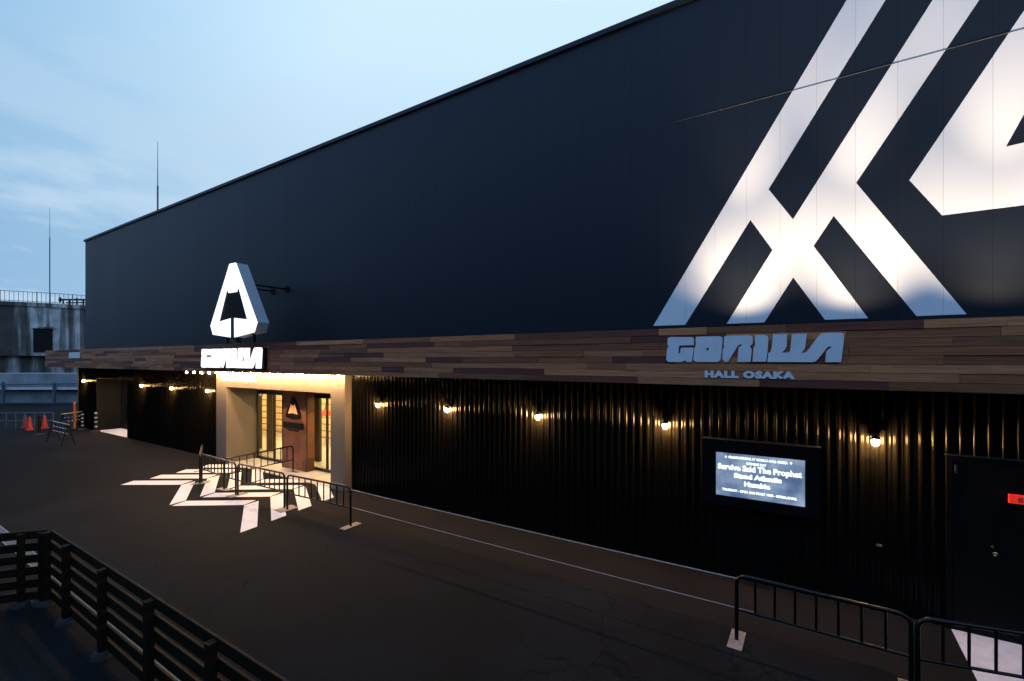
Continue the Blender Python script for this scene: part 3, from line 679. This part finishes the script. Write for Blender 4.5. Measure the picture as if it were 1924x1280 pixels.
# ------------------------------------------------------------------ screen
YC = YW - .20
cx0, cx1 = onY(1320, 820, YC)[0], onY(1542, 840, YC)[0]; cz1, cz0 = 2.85, 1.52
sc_ = empty('event_screen', ((cx0 + cx1) / 2, YC, cz0), 'wall-mounted event screen in a black case, glowing blue with white text', 'screen')
vx0, vx1 = onY(1345, 850, YC)[0], onY(1512.5, 850, YC)[0]; vz0, vz1 = 1.715, 2.598
cs = MB(); cs.box(cx0, cx1, YC + .04, YW - .002, cz0, cz1)
cs.box(cx0, vx0, YC, YC + .04, cz0, cz1).box(vx1, cx1, YC, YC + .04, cz0, cz1).box(vx0, vx1, YC, YC + .04, cz0, vz0).box(vx0, vx1, YC, YC + .04, vz1, cz1)
cs.build('case', M_door, sc_)
MB().bbox(cx0 - .01, cx1 + .01, YC - .012, YW, cz1, cz1 + .014, .003).build('case_hood', M_trim, sc_)
MB().box(vx0, vx1, YC + .028, YC + .036, vz0, vz1).build('display', M_screen, sc_)
tx = MB(); W = vx1 - vx0; H_ = vz1 - vz0
def line(t, a, b, c, d, bold=.035):
    tx = MB(); add_text(tx, t, vx0 + W * a, vx0 + W * b, vz0 + H_ * c, vz0 + H_ * d, YC + .024, 0, bold); tx.build('text_line', M_text, sc_, fixn=False)
line('GRANDOPENING AT GORILLA HALL OSAKA', .15, .82, .875, .935, .05)
line('OPENING DAY', .36, .59, .765, .825, .05)
line('Survive Said The Prophet', .02, .97, .57, .745, .045)
line('Stand Atlantic', .215, .755, .44, .555, .07)
line('Hanabie', .335, .63, .27, .385, .07)
line('THURSDAY - OPEN 18:00 START 19:00 - GORILLAHALL', .075, .92, .115, .175, .05)
for q in (.12, .855):
    MB().quad(*[(vx0 + W * (q + a), YC + .024, vz0 + H_ * b) for a, b in ((-.015, .905), (0, .875), (.015, .905), (0, .935))]).build('diamond_mark', M_text, sc_, fixn=False)

# ------------------------------------------------------------------ right-hand door
dx0, _, dz1 = onY(1778, 863, YW - .06); dx1 = dx0 + 2.9
dr_ = empty('double_door', ((dx0 + dx1) / 2, YW - .05, 0), 'black steel double door in the ribbed wall at the far right', 'door')
dxm = (dx0 + dx1) / 2
fr_ = MB(); fr_.prism([[(dx0, 0), (dx0, dz1 + .07), (dx1, dz1 + .07), (dx1, 0), (dx1 - .07, 0), (dx1 - .07, dz1), (dx0 + .07, dz1), (dx0 + .07, 0)]], lambda p, d: (p[0], YW - .085 + d, p[1]), .084); fr_.build('frame', M_door, dr_)
MB().bbox(dx0 - .02, dx1 + .02, YW - .11, YW, dz1 + .071, dz1 + .085, .003).build('drip_rail', M_trim, dr_)
for a, b in ((dx0 + .075, dxm - .004), (dxm + .004, dx1 - .075)): MB().bbox(a, b, YW - .07, YW - .04, .012, dz1 - .006, .004).build('door_leaf', M_door, dr_)
kx, _, kz = onY(1869, 1040, YW - .1)
MB().tube([(kx, YW - .07, kz), (kx, YW - .115, kz), (kx, YW - .12, kz), (kx, YW - .14, kz), (kx, YW - .15, kz)], [.012, .012, .03, .03, .01], 14).build('knob', M_gold, dr_, smooth=True)
MB().tube([(kx - .02, YW - .07, kz + .09), (kx - .02, YW - .085, kz + .09)], .018, 12).build('lock_cylinder', M_gold, dr_, smooth=True)
MB().bbox(dx0 + .10, dx0 + .13, YW - .085, YW - .07, dz1 - .22, dz1 - .08, .003).build('hinge', M_trim, dr_)
ex0, _, ez1 = onY(1897, 929.7, YW - .14); ez0 = onY(1897, 945.5, YW - .14)[2]
rs = empty('red_sign', (ex0 + .2, YW - .1, ez0), 'small red glowing sign on the dark door at the right edge of the view', 'sign')
MB().box(ex0, ex0 + .42, YW - .14, YW - .075, ez0, ez1).build('lit_box', M_red, rs)
MB().box(ex0 + .09, ex0 + .15, YW - .143, YW - .141, ez0 + .025, ez1 - .03).box(ex0 + .19, ex0 + .25, YW - .143, YW - .141, ez0 + .025, ez1 - .03).build('dim_symbols', M_redd, rs)
lx_, _, lz_ = onY(1652, 1025, YW - .05)
tag(MB().bbox(lx_ - .04, lx_ + .04, YW - .048, YW - .037, lz_ - .02, lz_ + .02, .002).build('label_plate', M_plate), 'tiny grey plate on the black wall left of the double door', 'plate')

# ------------------------------------------------------------------ crowd barriers
HB = 1.05
def barrier_proto(width, nb, label):
    e = empty('crowd_barrier', (0, 0, 0), label, 'barrier', 'black pipe crowd barriers'); rr = .14; r0 = .029
    arc = [(rr - rr * math.cos(t), 0, HB - rr + rr * math.sin(t)) for t in [math.pi / 2 * k / 6 for k in range(7)]]
    pts = [(0, 0, .01)] + arc + [(width - p[0], 0, p[2]) for p in reversed(arc)] + [(width, 0, .01)]
    MB().tube(pts, r0, 12).build('frame', M_barrier, e, smooth=True)
    MB().tube([(0, 0, .50), (width, 0, .50)], .022, 10).build('lower_rail', M_barrier, e, smooth=True)
    for k in range(1, nb + 1):
        x = width * k / (nb + 1); MB().tube([(x, 0, .50), (x, 0, HB)], .0180, 8).build('bar', M_barrier, e, smooth=True)
    for x in (0, width): MB().bbox(x - .105, x + .105, -.285, .285, .004, .014, .002).build('foot_plate', M_plate, e)
    return e
bar8 = barrier_proto(2.7, 9, 'x'); bar7 = barrier_proto(2.1, 7, 'x'); used = {}
def put_barrier(pa, pb, label, proto, wd):
    a = onZ(*pa); b = onZ(*pb); L = math.hypot(b[0] - a[0], b[1] - a[1]); print('barrier', label[:40], round(L, 2), [round(q, 2) for q in a], [round(q, 2) for q in b])
    o = proto if id(proto) not in used else copy_tree(proto); used[id(proto)] = 1
    o.location = a; o.rotation_euler = (0, 0, math.atan2(b[1] - a[1], b[0] - a[0])); o.scale = (L / wd, 1, 1); o['label'] = label
    return a, b
bA = put_barrier((540, 958), (658.7, 989), 'black pipe barrier at the right end of the entrance queue, tied to the ropes', bar8, 2.7)
bB = put_barrier((447, 931), (534.5, 955), 'black pipe barrier in the middle of the entrance queue, over the painted zigzags', bar8, 2.7)
bC = put_barrier((379, 907), (443, 930), 'black pipe barrier at the far left end of the entrance queue', bar8, 2.7)
bD = put_barrier((421, 920), (550.5, 887), 'black pipe barrier set crossways just before the brown pillar', bar8, 2.7)
bE = put_barrier((375.5, 909), (380, 885), 'black pipe barrier seen end-on at the outer corner of the entrance queue', bar8, 2.7)
rA = put_barrier((1384, 1203), (1712, 1304), 'black pipe barrier in the right foreground below the event screen', bar7, 2.1)
rB = put_barrier((1724, 1308), (2150, 1392), 'black pipe barrier cut by the right edge, before the double door', bar7, 2.1)
# rope and bar between the near barrier of the queue and the right one
def rope(a, b, sag, name, label, r):
    n = 24; pts = [(a[0] + (b[0] - a[0]) * k / n, a[1] + (b[1] - a[1]) * k / n, a[2] + (b[2] - a[2]) * k / n - sag * 4 * (k / n) * (1 - k / n)) for k in range(n + 1)]
    tag(MB().tube(pts, r, 8).build(name, M_rope, smooth=True), label, 'rope', 'ropes strung between the barriers')
rope((bA[1][0] - .05, bA[1][1], .99), (rA[0][0] + .05, rA[0][1], .99), .02, 'barrier_rope', 'upper pale rope strung from the queue barriers to the right barrier', .011)
rope((bA[1][0] - .05, bA[1][1], .52), (rA[0][0] + .25, rA[0][1], .52), .02, 'barrier_rope', 'lower pale rope strung from the queue barriers to the right barrier', .008)

# ------------------------------------------------------------------ timber fence in the foreground
FY, FH = 2.60, 1.35
def fence(name, pts, label):
    e = empty(name, (pts[0][0], pts[0][1], 0), label, 'fence', 'dark timber board fences in the left foreground')
    for (x, y) in pts:
        MB().bbox(x - .055, x + .055, y - .115, y - .018, 0.02, FH - .03, .008).build('post', M_fence, e)
        m = MB(); m.tube([(x + .02, y - .06, 0), (x + .02, y - .06, .04), (x + .02, y - .06, .09)], [.15, .14, .11], 9); m.build('footing', M_foot, e)
    for (x0, y0), (x1, y1) in zip(pts[:-1], pts[1:]):
        a = Vector((x0, y0, 0)); b = Vector((x1, y1, 0)); d = (b - a).normalized(); nn = Vector((-d.y, d.x, 0))
        for k in range(6):
            zt = FH - .225 * k; zb_ = zt - .145
            m = MB(); j = random.uniform(-.006, .006)
            p = [a, b]; vs = []
            for q in p:
                for (o, z) in ((-.017, zb_), (.017, zb_), (.017, zt - .004), (.012, zt), (-.012, zt), (-.017, zt - .004)): vs.append(tuple(q + nn * o + Vector((0, 0, z + j))))
            m.v = vs; m.f = [(i, (i + 1) % 6, 6 + (i + 1) % 6, 6 + i) for i in range(6)] + [(5, 4, 3, 2, 1, 0), (6, 7, 8, 9, 10, 11)]
            m.build('board', M_fence, e)
    return e
fence('board_fence', [(-11.71, FY), (-10.62, FY), (-8.94, FY), (-7.26, FY), (-5.60, FY), (-3.92, FY), (-2.24, FY)], 'dark timber board fence running from the corner post into the bottom foreground')
fence('board_fence', [(-11.80, FY - .04), (-12.02, 2.33), (-13.1, 1.06), (-14.2, -.21)], 'short dark timber board fence leaving the frame at the left edge')

# ------------------------------------------------------------------ street things on the far left
def cone(px, py, lab):
    b = onZ(px, py); e = empty('traffic_cone', b, lab, 'traffic cone', 'red traffic cones beside the far wall')
    m = MB(); m.box(b[0] - .19, b[0] + .19, b[1] - .19, b[1] + .19, .0, .05); m.build('base', M_orange, e)
    MB().tube([(b[0], b[1], .05), (b[0], b[1], .08), (b[0], b[1], .82), (b[0], b[1], .85)], [.16, .15, .045, .02], 18).build('cone', M_orange, e, smooth=True)
cone(47, 804, 'red traffic cone standing partly behind another cone at the far left')
cone(56, 808, 'red traffic cone in front of the leftmost cone')
cone(84, 805, 'red traffic cone standing alone by the black post')
def delineator(px, py, h, m_, lab, name='bollard', bands=True):
    b = onZ(px, py); e = empty(name, b, lab, 'bollard')
    MB().tube([(b[0], b[1], 0), (b[0], b[1], .05), (b[0], b[1], .09)], [.26, .22, .09], 16).build('base', M_foot if m_ is M_black else M_blackm, e, smooth=True)
    MB().tube([(b[0], b[1], .06), (b[0], b[1], h - .03), (b[0], b[1], h)], [.07, .07, .04], 14).build('tube', m_, e, smooth=True)
    if bands:
        for q in (.25, .48, .70, .92):
            if q < h: MB().tube([(b[0], b[1], q * h - .03), (b[0], b[1], q * h + .03)], .073, 14).build('reflective_band', M_reflect, e, smooth=True)
delineator(140, 808, 1.75, M_orangepost, 'tall orange post beside the far end of the black wall', bands=False)
delineator(74, 817, 1.2, M_black, 'plain black post standing between the red cones and the barricade', bands=False)
delineator(155, 807, 1.05, M_black, 'black post with white bands right of the orange post')
delineator(180, 811, 1.25, M_black, 'black post with white bands at the edge of the loading bay')
def barricade(pa, pb, lab):
    a = Vector(onZ(*pa)); b = Vector(onZ(*pb)); e = empty('barricade', a, lab, 'barricade'); d = (b - a).normalized(); nn = Vector((-d.y, d.x, 0))
    for p in (a, b):
        for s in (-1, 1): MB().tube([tuple(p + nn * .27 * s), tuple(p + Vector((0, 0, 1.15)))], .025, 8).build('leg', M_blackm, e, smooth=True)
        MB().tube([tuple(p - nn * .19 + Vector((0, 0, .33))), tuple(p + nn * .19 + Vector((0, 0, .33)))], .015, 6).build('leg_stay', M_blackm, e)
    for z, m_ in ((1.12, M_yellow), (.86, M_reflect), (.62, M_reflect)):
        q = 9; MB().tube([tuple(a + d * -.1 + Vector((0, 0, z))), tuple(b + d * .1 + Vector((0, 0, z)))], .028, 8).build('bar', m_ if z > 1 else M_black, e, smooth=True)
        for k in range(5):
            s0 = a + (b - a) * (k + .3) / 5.; s1 = a + (b - a) * (k + .62) / 5.
            if z < 1: MB().tube([tuple(s0 + Vector((0, 0, z))), tuple(s1 + Vector((0, 0, z)))], .031, 8).build('reflective_stripe', M_reflect, e, smooth=True)
barricade((100, 830), (128, 838), 'dark trestle barricade with white striped bars at the far left yard')
barricade((118, 812), (152, 806), 'yellow-topped trestle barricade behind the orange post')
# low pipe rail across the yard end
def pipe_rail(pa, pb, h, lab, n=9):
    a = Vector(onZ(*pa)); b = Vector(onZ(*pb)); e = empty('pipe_railing', a, lab, 'railing')
    for z in (h, h * .5): MB().tube([tuple(a + Vector((0, 0, z))), tuple(b + Vector((0, 0, z)))], .025, 8).build('rail', M_rail, e, smooth=True)
    for k in range(n + 1):
        p = a + (b - a) * k / n; MB().tube([tuple(p), tuple(p + Vector((0, 0, h)))], .03, 8).build('post', M_rail, e, smooth=True)
pipe_rail((-60, 806), (100, 804), 1.0, 'low grey pipe railing behind the red cones')

# ------------------------------------------------------------------ background: round concrete tower, walkway, hoarding
def camXZ(px, Z): # ground point at camera depth Z
    a = (px - 962) * Z / F; return ((AX * a - F * Z) / LL, (F * a + AX * Z) / LL)
def zat(py, Z): return CAMH + (676 - py) * Z / F
tcx, tcy = camXZ(150, 72); TR = 22.; TZ1 = zat(563, 50); TZ0 = zat(668, 50)
tw = empty('round_tower', (tcx, tcy, 0), 'round streaked concrete building with a dark opening, left of the hall', 'building')
def ring(mb, r0, z0, z1, n=120, skip=None):
    for k in range(n):
        a, b = 2 * math.pi * k / n, 2 * math.pi * (k + 1) / n; p = (tcx + r0 * math.cos(a), tcy + r0 * math.sin(a)); q = (tcx + r0 * math.cos(b), tcy + r0 * math.sin(b))
        mb.quad((p[0], p[1], z0), (q[0], q[1], z0), (q[0], q[1], z1), (p[0], p[1], z1))
def disc(mb, r, z, n=120): mb.quad(*[(tcx + r * math.cos(2 * math.pi * k / n), tcy + r * math.sin(2 * math.pi * k / n), z) for k in range(n)])
m = MB(); ring(m, TR, TZ0, TZ1); disc(m, TR, TZ1); disc(m, TR, TZ0); m.build('drum', M_tower, tw, fixn=False)
m = MB(); ring(m, TR + .18, TZ1 - .35, TZ1 + .12); disc(m, TR + .18, TZ1 + .12); disc(m, TR + .18, TZ1 - .35); m.build('cornice', M_tower, tw, fixn=False)
m = MB(); ring(m, TR - .7, 0, TZ0); m.build('lower_drum', M_tower, tw, fixn=False)
# dark opening following the curve
def cyl_hit(px, py, r):
    d = ray(px, py); n2 = math.hypot(d[0], d[1]); ux, uy = d[0] / n2, d[1] / n2; b = ux * tcx + uy * tcy; c = tcx * tcx + tcy * tcy - r * r; t = b - math.sqrt(max(0, b * b - c)); return (ux * t, uy * t, CAMH + d[2] / n2 * t)
p0, p1 = cyl_hit(63, 617, TR), cyl_hit(99, 617, TR); q0, q1 = cyl_hit(63, 660, TR), cyl_hit(99, 660, TR)
u = Vector((p1[0] - p0[0], p1[1] - p0[1], 0)).normalized(); nn = Vector((u.y, -u.x, 0)); fr = MB()
def obox(mb, a, b, o0, o1, z0, z1):
    a = Vector((a[0], a[1], 0)); b = Vector((b[0], b[1], 0)); i = len(mb.v)
    for z in (z0, z1):
        for q in (a + nn * o0, b + nn * o0, b + nn * o1, a + nn * o1): mb.v.append((q.x, q.y, z))
    mb.f += [tuple(i + k for k in q) for q in ((0, 3, 2, 1), (4, 5, 6, 7), (0, 1, 5, 4), (1, 2, 6, 5), (2, 3, 7, 6), (3, 0, 4, 7))]
obox(fr, p0, p1, -.1, .14, TZ0 + .45, p0[2]); wn_ = fr.build('opening', M_blackm, tw)
fr = MB(); obox(fr, (p0[0] - u.x * .15, p0[1] - u.y * .15), (p1[0] + u.x * .15, p1[1] + u.y * .15), -.1, .28, p0[2], p0[2] + .2); fr.build('lintel', M_tower, tw)
rl = MB(); 
for k in range(360):
    a = 2 * math.pi * k / 360; x, y = tcx + (TR - .1) * math.cos(a), tcy + (TR - .1) * math.sin(a)
    if math.hypot(x, y) < math.hypot(tcx, tcy) + 4: rl.box(x - .02, x + .02, y - .02, y + .02, TZ1 + .12, TZ1 + 1.35) if k % 8 else rl.box(x - .04, x + .04, y - .04, y + .04, TZ1 + .12, TZ1 + 1.4)
for z in (1.35, .25): rl.tube([(tcx + (TR - .1) * math.cos(2 * math.pi * k / 120), tcy + (TR - .1) * math.sin(2 * math.pi * k / 120), TZ1 + z) for k in range(121)], .035, 6, cap=False)
rl.build('roof_railing', M_rail, tw)
# pipework on its roof
pw = empty('roof_pipework', (*cyl_hit(140, 560, TR - 2)[:2], TZ1 + .12), 'dark tangle of roof pipes and a valve on the round tower', 'pipework')
bx, by = cyl_hit(140, 560, TR - 1.2)[:2]; rt = Vector((AX / LL, F / LL, 0))
m = MB()
for s in (-1.4, -.6, .3, 1.1): q = Vector((bx, by, 0)) + rt * s; m.tube([(q.x, q.y, TZ1 + .12), (q.x, q.y, TZ1 + .9 + .15 * math.sin(s * 5))], .09, 8)
a = Vector((bx, by, TZ1 + .85)) - rt * 1.6; b = a + rt * 3.4; m.tube([tuple(a), tuple(b)], .11, 8); m.tube([tuple(a + Vector((0, 0, -.35)) + rt * .6), tuple(b + Vector((0, 0, -.35)))], .07, 8)
m.build('pipes', M_blackm, pw, smooth=True)
MB().ball(tuple(a + Vector((0, 0, .0)) - rt * .2), .16, 10, 8, 2.2).build('valve', M_blackm, pw, smooth=True)
def rod(x, y, z0, zm, z1_, lab):
    e = empty('lightning_rod', (x, y, z0), lab, 'lightning rod', 'lightning rods against the sky')
    MB().tube([(x, y, z0), (x, y, zm)], .055 if y < 20 else .14, 8).build('mast', M_rod, e, smooth=True); MB().tube([(x, y, zm), (x, y, z1_)], [.03, .012] if y < 20 else [.07, .03], 8).build('tip', M_rod, e, smooth=True)
h = cyl_hit(93.5, 562, TR - .8); dist = F * math.hypot(h[0], h[1]) / math.hypot(93.5 - 962, F)
Zr = (h[1] * AX - h[0] * F) / LL
rod(h[0], h[1], TZ1 + .1, zat(447, Zr), zat(391, Zr), 'slim lightning rod on the round concrete tower')
hx_ = onY(296.3, 393, 13.2); rod(hx_[0], 13.2, ZT - .12, onY(296.3, 350, 13.2)[2], onY(297, 266, 13.2)[2], 'slim lightning rod on the roof of the black hall')
# buildings around the yard, behind and beside the camera
def block(x0, x1, y0, y1, h, lab, step):
    e = empty('warehouse', ((x0 + x1) / 2, (y0 + y1) / 2, 0), lab, 'building'); MB().box(x0, x1, y0, y1, 0, h).build('walls', M_block, e)
    MB().box(x0 - .15, x1 + .15, y0 - .15, y1 + .15, h, h + .25).build('roof_edge', M_trim, e)
    k = x0 + 2
    while k < x1 - 3: MB().box(k, k + 1.8, y1 - .02, y1 + .03, h * .55, h * .55 + 1.2).build('window', M_blackm, e); k += step
block(-70, 40, -24, -10, 11.2, 'long dark warehouse facing the hall across the yard', 6)
block(42, 60, -24, 60, 10, 'unseen dark warehouse block added at the right end of the yard', 5)  # out of view; added to darken what the wall ribs reflect
# elevated pale walkway beam
def slab(name, px0, px1, Z, z0, z1_, dep, m_, lab, cat, parts=None):
    a = Vector((*camXZ(px0, Z), 0)); b = Vector((*camXZ(px1, Z), 0)); f = Vector((-F / LL, AX / LL, 0)) * dep
    e = empty(name, a, lab, cat); mb = MB(); i = 0
    mb.v = [tuple(q + Vector((0, 0, z))) for z in (z0, z1_) for q in (a, b, b + f, a + f)]; mb.f = [(0, 3, 2, 1), (4, 5, 6, 7), (0, 1, 5, 4), (1, 2, 6, 5), (2, 3, 7, 6), (3, 0, 4, 7)]
    mb.build('slab', m_, e); return e, a, b, f
e, a, b, f = slab('walkway', -160, 175, 47, zat(728, 47), zat(702, 47), 2.5, M_beam, 'pale concrete walkway running across in front of the round tower', 'walkway')
mb = MB(); mb.v = [tuple(q + Vector((0, 0, z))) for z in (zat(732, 47), zat(727.9, 47)) for q in (a - f * .06, b - f * .06, b - f * .001, a - f * .001)]; mb.f = [(0, 3, 2, 1), (4, 5, 6, 7), (0, 1, 5, 4), (1, 2, 6, 5), (2, 3, 7, 6), (3, 0, 4, 7)]
mb.build('edge_strip', M_reflect, e)
for px in (-100, 6, 102, 170):
    q = Vector((*camXZ(px, 46.7), 0)); MB().tube([tuple(q), tuple(q + Vector((0, 0, zat(718, 46.7))))], .14, 10).build('post', M_rail, e, smooth=True)
a2 = Vector((*camXZ(-100, 46.6), zat(724, 46.6))); b2 = Vector((*camXZ(170, 46.6), zat(720, 46.6))); MB().tube([tuple(a2), tuple(b2)], .07, 8).build('handrail', M_rail, e, smooth=True)
slab('hoarding', -160, 172, 47.6, 0, zat(733, 47.6), .3, M_beam, 'grey site wall under the walkway behind the cones', 'wall')
slab('hoarding', -160, 172, 46.2, 0, zat(758, 46.2), .12, M_navy, 'dark green sheet hoarding low behind the cones', 'hoarding')
